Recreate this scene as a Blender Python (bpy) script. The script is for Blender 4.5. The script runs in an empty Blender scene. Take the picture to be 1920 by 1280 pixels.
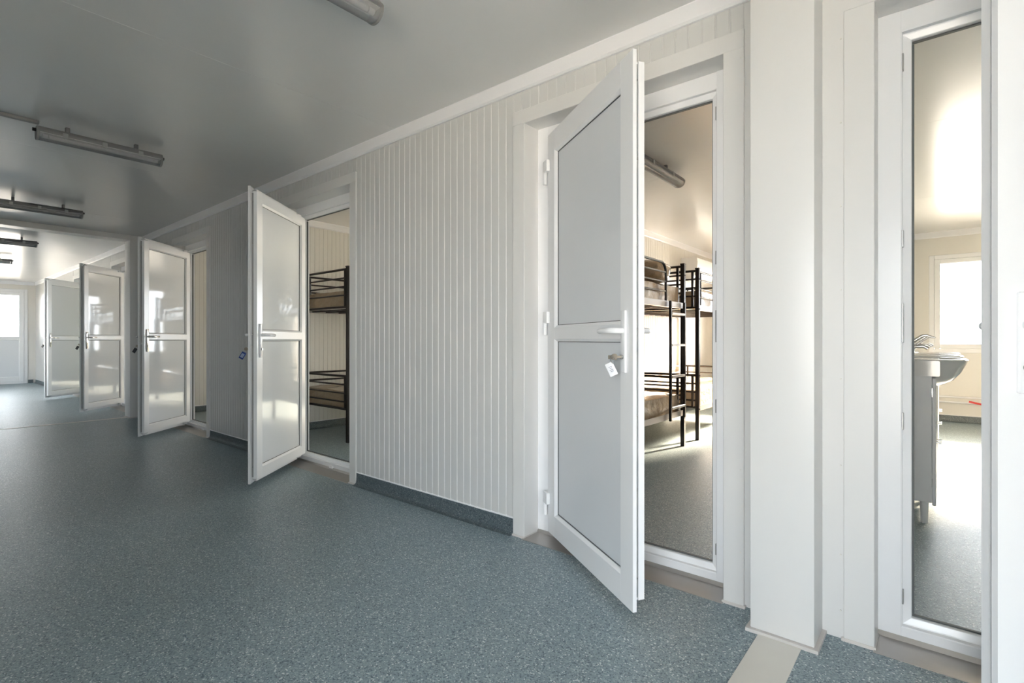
import bpy, bmesh, math, random
from mathutils import Vector, Matrix
random.seed(7)
sc = bpy.context.scene
C = sc.collection
PI = math.pi
R = math.radians

# ------------------------------------------------------------------ camera, sky, sun, exposure
cd = bpy.data.cameras.new('camera')
cam = bpy.data.objects.new('camera', cd)
C.objects.link(cam)
cam.location = (0, 0, 1.07)
cam.rotation_euler = (R(90), 0, R(40))
cd.sensor_width = 36
cd.lens = 963 / 1920 * 36
cd.shift_y = -3 / 1920
cd.clip_start = 0.02
cd.clip_end = 200
sc.camera = cam

SKY = 7.8
w = bpy.data.worlds.new('overcast_sky')
sc.world = w
w.use_nodes = True
bg = w.node_tree.nodes['Background']
bg.inputs[0].default_value = (0.92, 0.96, 1.0, 1)
bg.inputs[1].default_value = SKY
sl = bpy.data.lights.new('sun', 'SUN')
sl.energy = 58
sl.color = (1.0, 0.78, 0.56)
sl.angle = R(10.0)
sun = bpy.data.objects.new('sun', sl)
C.objects.link(sun)
sun.rotation_euler = Vector((-0.28, -0.90, -0.445)).to_track_quat('-Z', 'Y').to_euler()
sc.view_settings.view_transform = 'Standard'
sc.view_settings.look = 'None'
sc.view_settings.gamma = 1
sc.view_settings.use_curve_mapping = False
sc.view_settings.exposure = 1.1
sc.cycles.max_bounces = 8
sc.cycles.diffuse_bounces = 6
sc.cycles.glossy_bounces = 3
sc.cycles.use_adaptive_sampling = True
sc.cycles.adaptive_threshold = 0.03
sc.cycles.adaptive_min_samples = 20
sc.cycles.transparent_max_bounces = 8
sc.cycles.caustics_reflective = False
sc.cycles.caustics_refractive = False
sc.cycles.sample_clamp_indirect = 6.0


# ------------------------------------------------------------------ materials
def mat(name, col, rough=0.5, metal=0.0, spec=0.5, coat=0.0, bump=None, vary=0.0, coat_rough=0.1):
    m = bpy.data.materials.new(name)
    m.use_nodes = True
    nt = m.node_tree
    b = nt.nodes['Principled BSDF']
    b.inputs['Base Color'].default_value = (*col, 1)
    b.inputs['Roughness'].default_value = rough
    b.inputs['Metallic'].default_value = metal
    b.inputs['Specular IOR Level'].default_value = spec
    if coat:
        b.inputs['Coat Weight'].default_value = coat
        b.inputs['Coat Roughness'].default_value = coat_rough
    tc = nt.nodes.new('ShaderNodeTexCoord')
    if vary:
        n = nt.nodes.new('ShaderNodeTexNoise')
        n.inputs['Scale'].default_value = 3.0
        n.inputs['Detail'].default_value = 4
        nt.links.new(tc.outputs['Object'], n.inputs['Vector'])
        mx = nt.nodes.new('ShaderNodeMix')
        mx.data_type = 'RGBA'
        mx.inputs['A'].default_value = (*[c * (1 - vary) for c in col], 1)
        mx.inputs['B'].default_value = (*[min(1, c * (1 + vary)) for c in col], 1)
        nt.links.new(n.outputs['Fac'], mx.inputs['Factor'])
        nt.links.new(mx.outputs['Result'], b.inputs['Base Color'])
    if bump:
        sc_, st, det = bump
        n = nt.nodes.new('ShaderNodeTexNoise')
        n.inputs['Scale'].default_value = sc_
        n.inputs['Detail'].default_value = det
        nt.links.new(tc.outputs['Object'], n.inputs['Vector'])
        bp = nt.nodes.new('ShaderNodeBump')
        bp.inputs['Strength'].default_value = st
        bp.inputs['Distance'].default_value = 0.03
        nt.links.new(n.outputs['Fac'], bp.inputs['Height'])
        nt.links.new(bp.outputs['Normal'], b.inputs['Normal'])
    return m


def vinyl(name, tint=1.0, rough=0.40):
    m = bpy.data.materials.new(name)
    m.use_nodes = True
    nt = m.node_tree
    b = nt.nodes['Principled BSDF']
    tc = nt.nodes.new('ShaderNodeTexCoord')
    cols = []
    v = nt.nodes.new('ShaderNodeTexVoronoi')
    v.inputs['Scale'].default_value = 225
    nt.links.new(tc.outputs['Object'], v.inputs['Vector'])
    sp = nt.nodes.new('ShaderNodeSeparateColor')
    nt.links.new(v.outputs['Color'], sp.inputs[0])
    rp = nt.nodes.new('ShaderNodeValToRGB')
    e = rp.color_ramp.elements
    rp.color_ramp.interpolation = 'CONSTANT'
    pal = [(0.0, (0.095, 0.135, 0.165)), (0.12, (0.185, 0.245, 0.275)), (0.42, (0.22, 0.285, 0.315)),
           (0.66, (0.255, 0.325, 0.355)), (0.86, (0.34, 0.41, 0.43)), (0.95, (0.58, 0.63, 0.63))]
    while len(e) < len(pal):
        e.new(0.5)
    for i, (p, c) in enumerate(pal):
        e[i].position = p
        e[i].color = (*[q * tint * 1.08 for q in c], 1)
    nt.links.new(sp.outputs[0], rp.inputs[0])
    n = nt.nodes.new('ShaderNodeTexNoise')
    n.inputs['Scale'].default_value = 1.1
    n.inputs['Detail'].default_value = 5
    nt.links.new(tc.outputs['Object'], n.inputs['Vector'])
    mr = nt.nodes.new('ShaderNodeMapRange')
    mr.inputs['To Min'].default_value = 0.9
    mr.inputs['To Max'].default_value = 1.1
    nt.links.new(n.outputs['Fac'], mr.inputs['Value'])
    mx = nt.nodes.new('ShaderNodeMix')
    mx.data_type = 'RGBA'
    mx.blend_type = 'MULTIPLY'
    mx.inputs['Factor'].default_value = 1
    nt.links.new(rp.outputs['Color'], mx.inputs['A'])
    nt.links.new(mr.outputs['Result'], mx.inputs['B'])
    nt.links.new(mx.outputs['Result'], b.inputs['Base Color'])
    b.inputs['Roughness'].default_value = rough
    b.inputs['Specular IOR Level'].default_value = 0.5
    n2 = nt.nodes.new('ShaderNodeTexNoise')
    n2.inputs['Scale'].default_value = 140
    n2.inputs['Detail'].default_value = 3
    nt.links.new(tc.outputs['Object'], n2.inputs['Vector'])
    n3 = nt.nodes.new('ShaderNodeTexNoise')
    n3.inputs['Scale'].default_value = 9
    n3.inputs['Detail'].default_value = 2
    nt.links.new(tc.outputs['Object'], n3.inputs['Vector'])
    b1 = nt.nodes.new('ShaderNodeBump')
    b1.inputs['Strength'].default_value = 0.22
    b1.inputs['Distance'].default_value = 0.004
    nt.links.new(n2.outputs['Fac'], b1.inputs['Height'])
    b2 = nt.nodes.new('ShaderNodeBump')
    b2.inputs['Strength'].default_value = 0.12
    b2.inputs['Distance'].default_value = 0.01
    nt.links.new(n3.outputs['Fac'], b2.inputs['Height'])
    nt.links.new(b1.outputs['Normal'], b2.inputs['Normal'])
    nt.links.new(b2.outputs['Normal'], b.inputs['Normal'])
    return m


def glass(name, tint=(1, 1, 1), refl=0.12, rough=0.02, haze=0.0):
    m = bpy.data.materials.new(name)
    m.use_nodes = True
    nt = m.node_tree
    nt.nodes.remove(nt.nodes['Principled BSDF'])
    out = nt.nodes['Material Output']
    t = nt.nodes.new('ShaderNodeBsdfTransparent')
    t.inputs[0].default_value = (*tint, 1)
    g = nt.nodes.new('ShaderNodeBsdfGlossy')
    g.inputs['Roughness'].default_value = rough
    f = nt.nodes.new('ShaderNodeFresnel')
    f.inputs[0].default_value = 1.45
    mm = nt.nodes.new('ShaderNodeMath')
    mm.operation = 'MULTIPLY'
    mm.inputs[1].default_value = refl * 8
    mm.use_clamp = True
    nt.links.new(f.outputs[0], mm.inputs[0])
    mx = nt.nodes.new('ShaderNodeMixShader')
    nt.links.new(mm.outputs[0], mx.inputs[0])
    nt.links.new(t.outputs[0], mx.inputs[1])
    nt.links.new(g.outputs[0], mx.inputs[2])
    if haze:   # milky plastic: part of the light is scattered
        df = nt.nodes.new('ShaderNodeBsdfDiffuse')
        df.inputs[0].default_value = (0.8, 0.8, 0.8, 1)
        m2 = nt.nodes.new('ShaderNodeMixShader')
        m2.inputs[0].default_value = haze
        nt.links.new(mx.outputs[0], m2.inputs[1])
        nt.links.new(df.outputs[0], m2.inputs[2])
        nt.links.new(m2.outputs[0], out.inputs['Surface'])
        return m
    nt.links.new(mx.outputs[0], out.inputs['Surface'])
    return m


M = dict(
    wall=mat('painted_steel_wall', (0.66, 0.66, 0.65), 0.34, vary=0.02),
    room=mat('painted_steel_room', (0.76, 0.742, 0.70), 0.36, vary=0.02),
    ceil=mat('painted_steel_ceiling', (0.75, 0.745, 0.73), 0.24, vary=0.02),
    casing=mat('painted_casing', (0.72, 0.715, 0.705), 0.32),
    cornice=mat('white_plastic_trim', (0.87, 0.87, 0.89), 0.35),
    pvc=mat('white_upvc', (0.88, 0.885, 0.90), 0.22),
    panel=mat('upvc_infill_panel', (0.76, 0.78, 0.81), 0.05),
    gasket=mat('grey_rubber_gasket', (0.10, 0.11, 0.11), 0.6),
    vinyl=vinyl('speckled_vinyl'),
    skirt=vinyl('shaded_skirting_vinyl', 0.42, 0.45),  # floor vinyl again; the upright face's lesser light is put into the colour
    steel=mat('brushed_steel', (0.45, 0.43, 0.41), 0.38, 0.85, vary=0.12),
    zinc=mat('zinc_lock_metal', (0.42, 0.42, 0.42), 0.35, 0.9),
    chrome=mat('chrome', (0.72, 0.70, 0.68), 0.10, 1.0),
    strip=mat('bare_joint_strip', (0.72, 0.70, 0.65), 0.45, 0.2, vary=0.10),
    sealant=mat('sealant', (0.60, 0.57, 0.55), 0.5),
    black=mat('black_powder_coat', (0.018, 0.014, 0.013), 0.34),
    railm=mat('grey_bed_rail', (0.40, 0.38, 0.37), 0.30, 0.5),
    mattress=mat('beige_mattress_in_plastic', (0.44, 0.335, 0.225), 0.45, coat=1.0, bump=(10, 1.0, 5), coat_rough=0.06),
    plastic=glass('clear_plastic_film', refl=0.20, rough=0.05),
    lamp_grey=mat('lamp_housing_grey', (0.22, 0.22, 0.22), 0.5),
    lamp_clear=glass('lamp_clear_cover', (0.86, 0.86, 0.86), 0.10, 0.12, 0.22),
    tube=mat('fluorescent_tube_white', (0.82, 0.82, 0.82), 0.25),
    glass=glass('window_glass', (0.97, 0.98, 0.98)),
    ceramic=mat('white_ceramic', (0.80, 0.79, 0.78), 0.08, coat=0.5),
    cabinet=mat('cabinet_grey_white', (0.80, 0.80, 0.81), 0.35),
    brass=mat('brass_key', (0.46, 0.40, 0.33), 0.3, 0.9),
    tag_white=mat('white_key_tag', (0.78, 0.79, 0.82), 0.3),
    tag_ink=mat('tag_ink', (0.16, 0.18, 0.26), 0.5),
    tag_blue=mat('blue_key_tag', (0.015, 0.045, 0.22), 0.3),
    tag_dark=mat('dark_key_tag', (0.03, 0.03, 0.035), 0.35),
    tag_paper=mat('tag_paper', (0.42, 0.50, 0.66), 0.5),
    red=mat('red_plastic', (0.60, 0.02, 0.015), 0.35),
    ground=mat('gravel_ground', (0.58, 0.56, 0.52), 0.9, vary=0.2),
    ext=mat('exterior_steel', (0.55, 0.55, 0.53), 0.5),
)


# ------------------------------------------------------------------ mesh builders
class B:
    def __init__(s):
        s.bm = bmesh.new()

    def box(s, x0, x1, y0, y1, z0, z1, bev=0.0, seg=1):
        t = bmesh.new()
        bmesh.ops.create_cube(t, size=1)
        for v in t.verts:
            v.co = Vector(((x0 + x1) / 2 + v.co.x * (x1 - x0), (y0 + y1) / 2 + v.co.y * (y1 - y0), (z0 + z1) / 2 + v.co.z * (z1 - z0)))
        if bev:
            bmesh.ops.bevel(t, geom=t.edges[:], offset=bev, segments=seg, affect='EDGES', profile=0.6)
        s._merge(t)
        return s

    def _merge(s, t, mtx=None):
        if mtx is not None:
            bmesh.ops.transform(t, matrix=mtx, verts=t.verts[:])
        me = bpy.data.meshes.new('tmp')
        t.to_mesh(me)
        s.bm.from_mesh(me)
        bpy.data.meshes.remove(me)
        t.free()

    def prism(s, prof, axis, a, b):
        """prof: 2D points; axis 'x': (y,z), 'y': (x,z), 'z': (x,y); extruded from a to b"""
        def P(p, q):
            return {'x': (q, p[0], p[1]), 'y': (p[0], q, p[1]), 'z': (p[0], p[1], q)}[axis]
        t = bmesh.new()
        lo = [t.verts.new(P(p, a)) for p in prof]
        hi = [t.verts.new(P(p, b)) for p in prof]
        t.faces.new(lo)
        t.faces.new(hi)
        n = len(prof)
        for i in range(n):
            t.faces.new((lo[i], lo[(i + 1) % n], hi[(i + 1) % n], hi[i]))
        bmesh.ops.recalc_face_normals(t, faces=t.faces[:])
        s._merge(t)
        return s

    def cyl(s, p0, p1, r, n=16, r2=None):
        return s.tube([p0, p1], r, n, r2)

    def tube(s, pts, r, n=8, r2=None, rot=0.0):
        pts = [Vector(p) for p in pts]
        t = bmesh.new()
        rings = []
        d0 = (pts[1] - pts[0]).normalized()
        up = Vector((0, 0, 1)) if abs(d0.z) < 0.9 else Vector((1, 0, 0))
        a = d0.cross(up).normalized()
        for i, p in enumerate(pts):
            if i == 0:
                d = (pts[1] - pts[0]).normalized()
            elif i == len(pts) - 1:
                d = (pts[-1] - pts[-2]).normalized()
            else:
                d = ((pts[i + 1] - p).normalized() + (p - pts[i - 1]).normalized()).normalized()
            a = (a - d * a.dot(d)).normalized()
            b_ = d.cross(a)
            rr = r if r2 is None else r + (r2 - r) * i / (len(pts) - 1)
            rings.append([t.verts.new(p + a * rr * math.cos(rot + 2 * PI * k / n) + b_ * rr * math.sin(rot + 2 * PI * k / n)) for k in range(n)])
        for i in range(len(rings) - 1):
            for k in range(n):
                t.faces.new((rings[i][k], rings[i][(k + 1) % n], rings[i + 1][(k + 1) % n], rings[i + 1][k]))
        t.faces.new(rings[0])
        t.faces.new(rings[-1])
        bmesh.ops.recalc_face_normals(t, faces=t.faces[:])
        s._merge(t)
        return s

    def xf(s, m):
        bmesh.ops.transform(s.bm, matrix=m, verts=s.bm.verts[:])
        return s

    def make(s, name, m, parent=None, smooth=False, mirror=False, loc=None):
        if mirror:
            for v in s.bm.verts:
                v.co.x = -v.co.x
            bmesh.ops.reverse_faces(s.bm, faces=s.bm.faces[:])
        me = bpy.data.meshes.new(name)
        s.bm.to_mesh(me)
        s.bm.free()
        me.materials.append(M[m])
        if smooth:
            for p in me.polygons:
                p.use_smooth = True
            if hasattr(me, 'set_sharp_from_angle'):
                me.set_sharp_from_angle(angle=R(40))
        o = bpy.data.objects.new(name, me)
        C.objects.link(o)
        if parent is not None:
            o.parent = parent
        if loc is not None:
            o.location = loc
        return o


def empty(name, loc=(0, 0, 0), rz=0.0):
    o = bpy.data.objects.new(name, None)
    o.empty_display_size = 0.1
    C.objects.link(o)
    o.location = loc
    o.rotation_euler = (0, 0, rz)
    return o


def tag(o, label, cat=None, group=None, kind=None):
    o['label'] = label
    if cat:
        o['category'] = cat
    if group:
        o['group'] = group
    if kind:
        o['kind'] = kind
    return o


def S(o, label, cat):
    return tag(o, label, cat, kind='structure')


def copy_tree(o, parent=None):
    c = o.copy()
    C.objects.link(c)
    c.parent = parent
    for ch in list(o.children):
        copy_tree(ch, c)
    return c


def slab(axis, a0, a1, z0, z1, t0, t1, holes):
    """wall slab running along axis 'x' or 'y' from a0 to a1, thickness t0..t1, holes = [(a0,a1,z0,z1)]"""
    As = sorted(set([a0, a1] + [h[0] for h in holes] + [h[1] for h in holes]))
    Zs = sorted(set([z0, z1] + [h[2] for h in holes] + [h[3] for h in holes]))
    As = [a for a in As if a0 - 1e-6 <= a <= a1 + 1e-6]
    Zs = [z for z in Zs if z0 - 1e-6 <= z <= z1 + 1e-6]
    nA, nZ = len(As) - 1, len(Zs) - 1

    def solid(i, k):
        if i < 0 or k < 0 or i >= nA or k >= nZ:
            return False
        ca, cz = (As[i] + As[i + 1]) / 2, (Zs[k] + Zs[k + 1]) / 2
        return not any(h[0] < ca < h[1] and h[2] < cz < h[3] for h in holes)
    b = B()
    vd = {}

    def V(i, t, k):
        key = (i, t, k)
        if key not in vd:
            tt = (t0, t1)[t]
            vd[key] = b.bm.verts.new((As[i], tt, Zs[k]) if axis == 'x' else (tt, As[i], Zs[k]))
        return vd[key]
    for i in range(nA):
        for k in range(nZ):
            if not solid(i, k):
                continue
            b.bm.faces.new((V(i, 0, k), V(i + 1, 0, k), V(i + 1, 0, k + 1), V(i, 0, k + 1)))
            b.bm.faces.new((V(i, 1, k), V(i, 1, k + 1), V(i + 1, 1, k + 1), V(i + 1, 1, k)))
            if not solid(i - 1, k):
                b.bm.faces.new((V(i, 0, k), V(i, 0, k + 1), V(i, 1, k + 1), V(i, 1, k)))
            if not solid(i + 1, k):
                b.bm.faces.new((V(i + 1, 0, k), V(i + 1, 1, k), V(i + 1, 1, k + 1), V(i + 1, 0, k + 1)))
            if not solid(i, k - 1):
                b.bm.faces.new((V(i, 0, k), V(i, 1, k), V(i + 1, 1, k), V(i + 1, 0, k)))
            if not solid(i, k + 1):
                b.bm.faces.new((V(i, 0, k + 1), V(i + 1, 0, k + 1), V(i + 1, 1, k + 1), V(i, 1, k + 1)))
    bmesh.ops.recalc_face_normals(b.bm, faces=b.bm.faces[:])
    return b


# ------------------------------------------------------------------ layout constants (metres; X along corridor, Y into the rooms)
CEIL = 2.50
YB = -1.9                 # wall behind the camera
YC = 2.165                # face of the door casings
YW = 2.180                # face of the corridor wall
YI = 2.400                # room side of the corridor wall
YF = 8.83                 # far wall of the rooms
XL, XR = -17.35, 2.60     # corridor ends
OPEN = [(-0.181, 0.864), (-1.731, -0.689), (-4.450, -3.408), (-7.245, -6.203), (-10.15, -9.108), (-12.90, -11.858)]
OH = 2.24
ROOM_WIN = (0.985, 2.10)

# ------------------------------------------------------------------ floor, ground, ceiling
g = B().box(-60, 45, -50, 60, -0.9, -0.45).make('ground', 'ground')
S(g, 'pale gravel ground outside the windows', 'ground')
fl = B().box(XL - 0.1, XR + 0.1, YB - 0.1, YF + 0.1, -0.12, 0.0).make('floor', 'vinyl')
S(fl, 'blue grey speckled vinyl floor of the corridor and rooms', 'floor')
ce = B().box(XL - 0.1, XR + 0.1, YB - 0.1, YF + 0.1, CEIL + 0.006, CEIL + 0.12).make('ceiling', 'ceil')
S(ce, 'satin grey white metal panel ceiling', 'ceiling')


def ceil_panel(x0, x1, y0, y1):
    g_ = 0.0012
    B().prism([(x0 + g_, CEIL + 0.006), (x0 + g_, CEIL + 0.001), (x0 + g_ + 0.001, CEIL), (x1 - g_ - 0.001, CEIL), (x1 - g_, CEIL + 0.001), (x1 - g_, CEIL + 0.006)],
              'y', y0 + g_, y1 - g_).make('ceiling_panel', 'ceil', ce)


xs = [XL, -15.8, -13.5, -11.2, -8.6, -7.45, -5.15, -2.85, -0.55, 1.0, XR]
for a, b_ in zip(xs, xs[1:]):
    ceil_panel(a, b_, YB, YW)
PART = [(-0.545, -0.335), (-3.10, -2.98), (-5.92, -5.80), (-8.74, -8.50), (-11.45, -11.33), (-14.20, -14.08)]
ROOMS = [(PART[0][1], XR), (PART[1][1], PART[0][0]), (PART[2][1], PART[1][0]), (PART[3][1], PART[2][0]), (PART[4][1], PART[3][0]), (PART[5][1], PART[4][0])]
ys = [YI, 4.35, 6.65, YF]
for (a, b_) in ROOMS:
    for c, d in zip(ys, ys[1:]):
        ceil_panel(a, b_, c, d)

# ------------------------------------------------------------------ walls
W = {}
W['front'] = slab('x', XL, XR, 0, CEIL + 0.006, YW, YI, [(a - 0.0045, b_ + 0.0045, -1, OH + 0.0045) for a, b_ in OPEN]).make('wall_front', 'wall')
S(W['front'], 'long grey white panelled corridor wall with door openings', 'wall')
BACK_WIN = [(-0.45, 0.85, 0.06, 2.25), (1.60, 2.2, 0.06, 2.25), (-7.3, -6.75, 1.45, 2.05), (-12.6, -11.3, 0.06, 2.25), (-16.2, -14.8, 0.06, 2.25)]  # small window and those beyond the portal are added for extra light
W['back'] = slab('x', XL, XR, 0, CEIL + 0.006, YB - 0.15, YB, BACK_WIN).make('wall_back', 'wall')
S(W['back'], 'grey white corridor wall with windows facing the doors', 'wall')
ENDDOOR = (1.08, 2.03, 0.0, 2.31)
W['left'] = slab('y', YB - 0.15, YF + 0.15, 0, CEIL + 0.006, XL - 0.15, XL, [ENDDOOR]).make('wall_left', 'room')
S(W['left'], 'grey white end wall of the corridor around the glazed door', 'wall')
RIGHT_WIN = [(-1.5, -0.2, 0.06, 2.25)]
W['right'] = slab('y', YB - 0.15, YF + 0.15, 0, CEIL + 0.006, XR, XR + 0.15, RIGHT_WIN).make('wall_right', 'wall')
S(W['right'], 'grey white outer wall beside the washroom', 'wall')
FAR_WIN = [(-0.144, 1.5, 0.90, 2.19), (-2.75, -0.75, 0.70, 2.28), (-5.5, -3.4, 0.70, 2.28), (-8.2, -6.2, 0.70, 2.28), (-11.0, -9.0, 0.70, 2.28), (-12.9, -11.6, 0.70, 2.28)]
W['far'] = slab('x', XL, XR, 0, CEIL + 0.006, YF, YF + 0.15, FAR_WIN).make('wall_far', 'room')
S(W['far'], 'cream outer wall at the far end of the rooms with windows', 'wall')
PN = ['between the washroom and the nearest bunk room', 'behind the bunk beds of the nearest bunk room', 'behind the bunk bed of the second bunk room',
      'of the third bunk room beside the open portal', 'of the fourth bunk room', 'of the fifth bunk room']
PW = []
for (a, b_), n in zip(PART, PN):
    o = B().box(a, b_, YI, YF, 0, CEIL + 0.006).make('wall_partition', 'room')
    S(o, 'cream panelled partition wall ' + n, 'wall')
    PW.append(o)

# ribbed boards: alike pieces share mesh data, each is a child of its wall
PITCH = 0.0562


def board_mesh(name, h, m):
    wd = PITCH - 0.004
    b = B().prism([(0, 0), (0.0026, -0.0032), (wd - 0.0026, -0.0032), (wd, 0)], 'z', 0, h)
    o = b.make(name, m)
    me = o.data
    bpy.data.objects.remove(o)
    return me


bm_full = board_mesh('board_full', 2.42 - 0.092, 'wall')
bm_lint = board_mesh('board_lintel', 2.42 - 2.315, 'wall')
bm_room = board_mesh('board_room', 2.42 - 0.092, 'room')


def boards(a0, a1, me, z, wall, make_loc, rz=0.0):
    n = int(round((a1 - a0) / PITCH))
    st = (a1 - a0) / n
    for i in range(n):
        o = bpy.data.objects.new('board', me)
        C.objects.link(o)
        o.parent = wall
        o.location = make_loc(a0 + i * st + 0.002, z)
        o.rotation_euler = (0, 0, rz)
        o.scale = (st / PITCH, 1, 1)


CAS = 0.080
for a0, a1 in [(OPEN[2][1] + CAS, OPEN[1][0] - CAS), (OPEN[3][1] + CAS, OPEN[2][0] - CAS), (-8.49, OPEN[3][0] - CAS)]:
    boards(a0, a1, bm_full, 0.092, W['front'], lambda a, z: (a, YW, z))
for i in (1, 2, 3):
    boards(OPEN[i][0] - CAS, OPEN[i][1] + CAS, bm_lint, 2.32, W['front'], lambda a, z: (a, YW, z))
# beyond the portal the ribs are too small to tell apart: one joined part
fb = B()
for a0, a1, z0 in [(OPEN[4][1] + CAS, -8.75, 0.092), (OPEN[5][1] + CAS, OPEN[4][0] - CAS, 0.092), (-17.3, OPEN[5][0] - CAS, 0.092),
                   (OPEN[4][0] - CAS, OPEN[4][1] + CAS, 2.32), (OPEN[5][0] - CAS, OPEN[5][1] + CAS, 2.32)]:
    n = int((a1 - a0) / PITCH)
    for i in range(n):
        x = a0 + i * PITCH + 0.003
        fb.box(x, x + PITCH - 0.006, YW - 0.003, YW + 0.001, z0, 2.42)
o = fb.make('far_boards', 'wall', W['front'])
o['kind'] = 'stuff'
boards(3.2, YF - 0.01, bm_room, 0.092, PW[1], lambda a, z: (PART[1][1], a, z), R(90))
boards(YI + 0.02, 4.9, bm_room, 0.092, PW[2], lambda a, z: (PART[2][1], a, z), R(90))
boards(YI + 0.02, 3.6, bm_room, 0.092, PW[3], lambda a, z: (PART[3][1], a, z), R(90))

# ------------------------------------------------------------------ trims: cornice, baseboards, posts, beams, joint strips
nt = [0]


def T(b, m, label, cat='trim', smooth=False):
    nt[0] += 1
    o = b.make('trim_%d' % nt[0], m, smooth=smooth)
    S(o, label, cat)
    return o


def cornice_x(x0, x1, y, sgn, label):
    T(B().prism([(y, 2.42), (y + sgn * 0.012, 2.42), (y + sgn * 0.020, 2.43), (y + sgn * 0.020, CEIL - 0.004), (y + sgn * 0.022, CEIL), (y, CEIL)], 'x', x0, x1), 'cornice', label, 'cornice')


def cornice_y(y0, y1, x, sgn, label):
    T(B().prism([(x, 2.42), (x + sgn * 0.012, 2.42), (x + sgn * 0.020, 2.43), (x + sgn * 0.020, CEIL - 0.004), (x + sgn * 0.022, CEIL), (x, CEIL)], 'y', y0, y1), 'cornice', label, 'cornice')


cornice_x(-8.50, -0.548, YW - 0.0035, -1, 'white cornice strip along the panelled wall above the near doors')
cornice_x(-17.33, -8.74, YW - 0.0035, -1, 'white cornice strip above the doors beyond the portal')
cornice_x(-0.335, XR - 0.02, YW, -1, 'white cornice strip above the washroom door')
cornice_y(YB + 0.02, YW - 0.03, XL, 1, 'white cornice strip above the glazed end door')
cornice_y(YI, YF - 0.022, PART[1][1] + 0.0035, 1, 'white cornice above the bunk beds of the nearest room')
cornice_x(PART[1][1] + 0.03, PART[0][0], YF, -1, 'white cornice on the far wall of the nearest bunk room')
cornice_y(YI, YF - 0.022, PART[2][1] + 0.0035, 1, 'white cornice above the bunk bed of the second room')
cornice_y(YI, YF - 0.022, PART[3][1] + 0.0035, 1, 'white cornice in the third bunk room')
cornice_y(YI, YF - 0.022, PART[0][1], 1, 'white cornice on the left washroom wall')
cornice_x(PART[0][1] + 0.03, XR, YF, -1, 'white cornice above the washroom window')


def base_x(name, x0, x1, y, sgn, label):
    t = 0.006
    b = B().prism([(y, 0), (y + sgn * 0.045, 0.0), (y + sgn * 0.045, 0.0015), (y + sgn * 0.026, 0.004), (y + sgn * 0.013, 0.012), (y + sgn * (t + 0.002), 0.028), (y + sgn * t, 0.05), (y + sgn * t, 0.086), (y, 0.086)], 'x', x0, x1)
    o = b.make(name, 'skirt')
    S(o, label, 'baseboard')
    B().prism([(y, 0.086), (y + sgn * 0.009, 0.086), (y + sgn * 0.009, 0.091), (y, 0.094)], 'x', x0, x1).make('cap_strip', 'cornice', o)


def base_y(name, y0, y1, x, sgn, label):
    t = 0.006
    b = B().prism([(x, 0), (x + sgn * 0.045, 0.0), (x + sgn * 0.045, 0.0015), (x + sgn * 0.026, 0.004), (x + sgn * 0.013, 0.012), (x + sgn * (t + 0.002), 0.028), (x + sgn * t, 0.05), (x + sgn * t, 0.086), (x, 0.086)], 'y', y0, y1)
    o = b.make(name, 'skirt')
    S(o, label, 'baseboard')
    B().prism([(x, 0.086), (x + sgn * 0.009, 0.086), (x + sgn * 0.009, 0.091), (x, 0.094)], 'y', y0, y1).make('cap_strip', 'cornice', o)


base_x('baseboard_front', OPEN[2][1] + CAS, OPEN[1][0] - CAS, YW, -1, 'blue vinyl skirting under the ribbed wall between the two nearest bunk room doors')
base_x('baseboard_front', OPEN[3][1] + CAS, OPEN[2][0] - CAS, YW, -1, 'blue vinyl skirting under the ribbed wall between the second and third bunk room doors')
base_x('baseboard_front', -8.50, OPEN[3][0] - CAS, YW, -1, 'blue vinyl skirting between the third bunk room door and the portal post')
base_x('baseboard_front', OPEN[4][1] + CAS, -8.745, YW, -1, 'vinyl skirting just beyond the portal post')
base_x('baseboard_front', OPEN[5][1] + CAS, OPEN[4][0] - CAS, YW, -1, 'vinyl skirting between the two doors beyond the portal')
base_x('baseboard_front', -17.34, OPEN[5][0] - CAS, YW, -1, 'vinyl skirting of the corridor wall near the glazed end door')
base_y('baseboard_left', 2.04, YW - 0.05, XL, 1, 'vinyl skirting beside the glazed end door')
base_y('baseboard_room', YI, YF, PART[1][1], 1, 'vinyl skirting behind the bunk beds of the nearest room')
base_y('baseboard_room', YI, YF, PART[2][1], 1, 'vinyl skirting behind the bunk bed of the second room')
base_y('baseboard_room', YI, YF, PART[3][1], 1, 'vinyl skirting in the third bunk room')
base_x('baseboard_room', PART[0][1], XR, YF, -1, 'vinyl skirting under the washroom window')

# steel posts at the container joints
for x0, x1, lab in [(-0.545, -0.338, 'broad grey white steel post between the nearest bunk room door and the washroom door'), (-8.74, -8.50, 'grey white steel post carrying the portal beam down the corridor')]:
    o = T(B().box(x0, x1, 2.017, YW, 0.012, CEIL, 0.004, 2), 'casing', lab, 'post', True)
    B().prism([(x0 - 0.014, 2.003), (x1 + 0.014, 2.003), (x1 + 0.014, YW), (x0 - 0.014, YW)], 'z', 0, 0.012).make('sealant_bead', 'sealant', o)
for x0, x1, lab in [(-0.52, -0.36, 'shallow steel beam over the corridor between the posts nearest the washroom'), (-8.72, -8.50, 'shallow steel portal beam crossing the corridor ceiling')]:
    T(B().box(x0, x1, YB, 2.017, 2.432, CEIL, 0.003), 'casing', lab, 'beam')
for x0, x1, lab in [(-0.515, -0.375, 'bare metal joint strip in the floor running to the broad post'), (-8.66, -8.60, 'narrow metal joint strip across the floor at the portal')]:
    T(B().box(x0, x1, YB, 2.005, 0.0, 0.0025, 0.001), 'strip', lab, 'floor strip')
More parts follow.
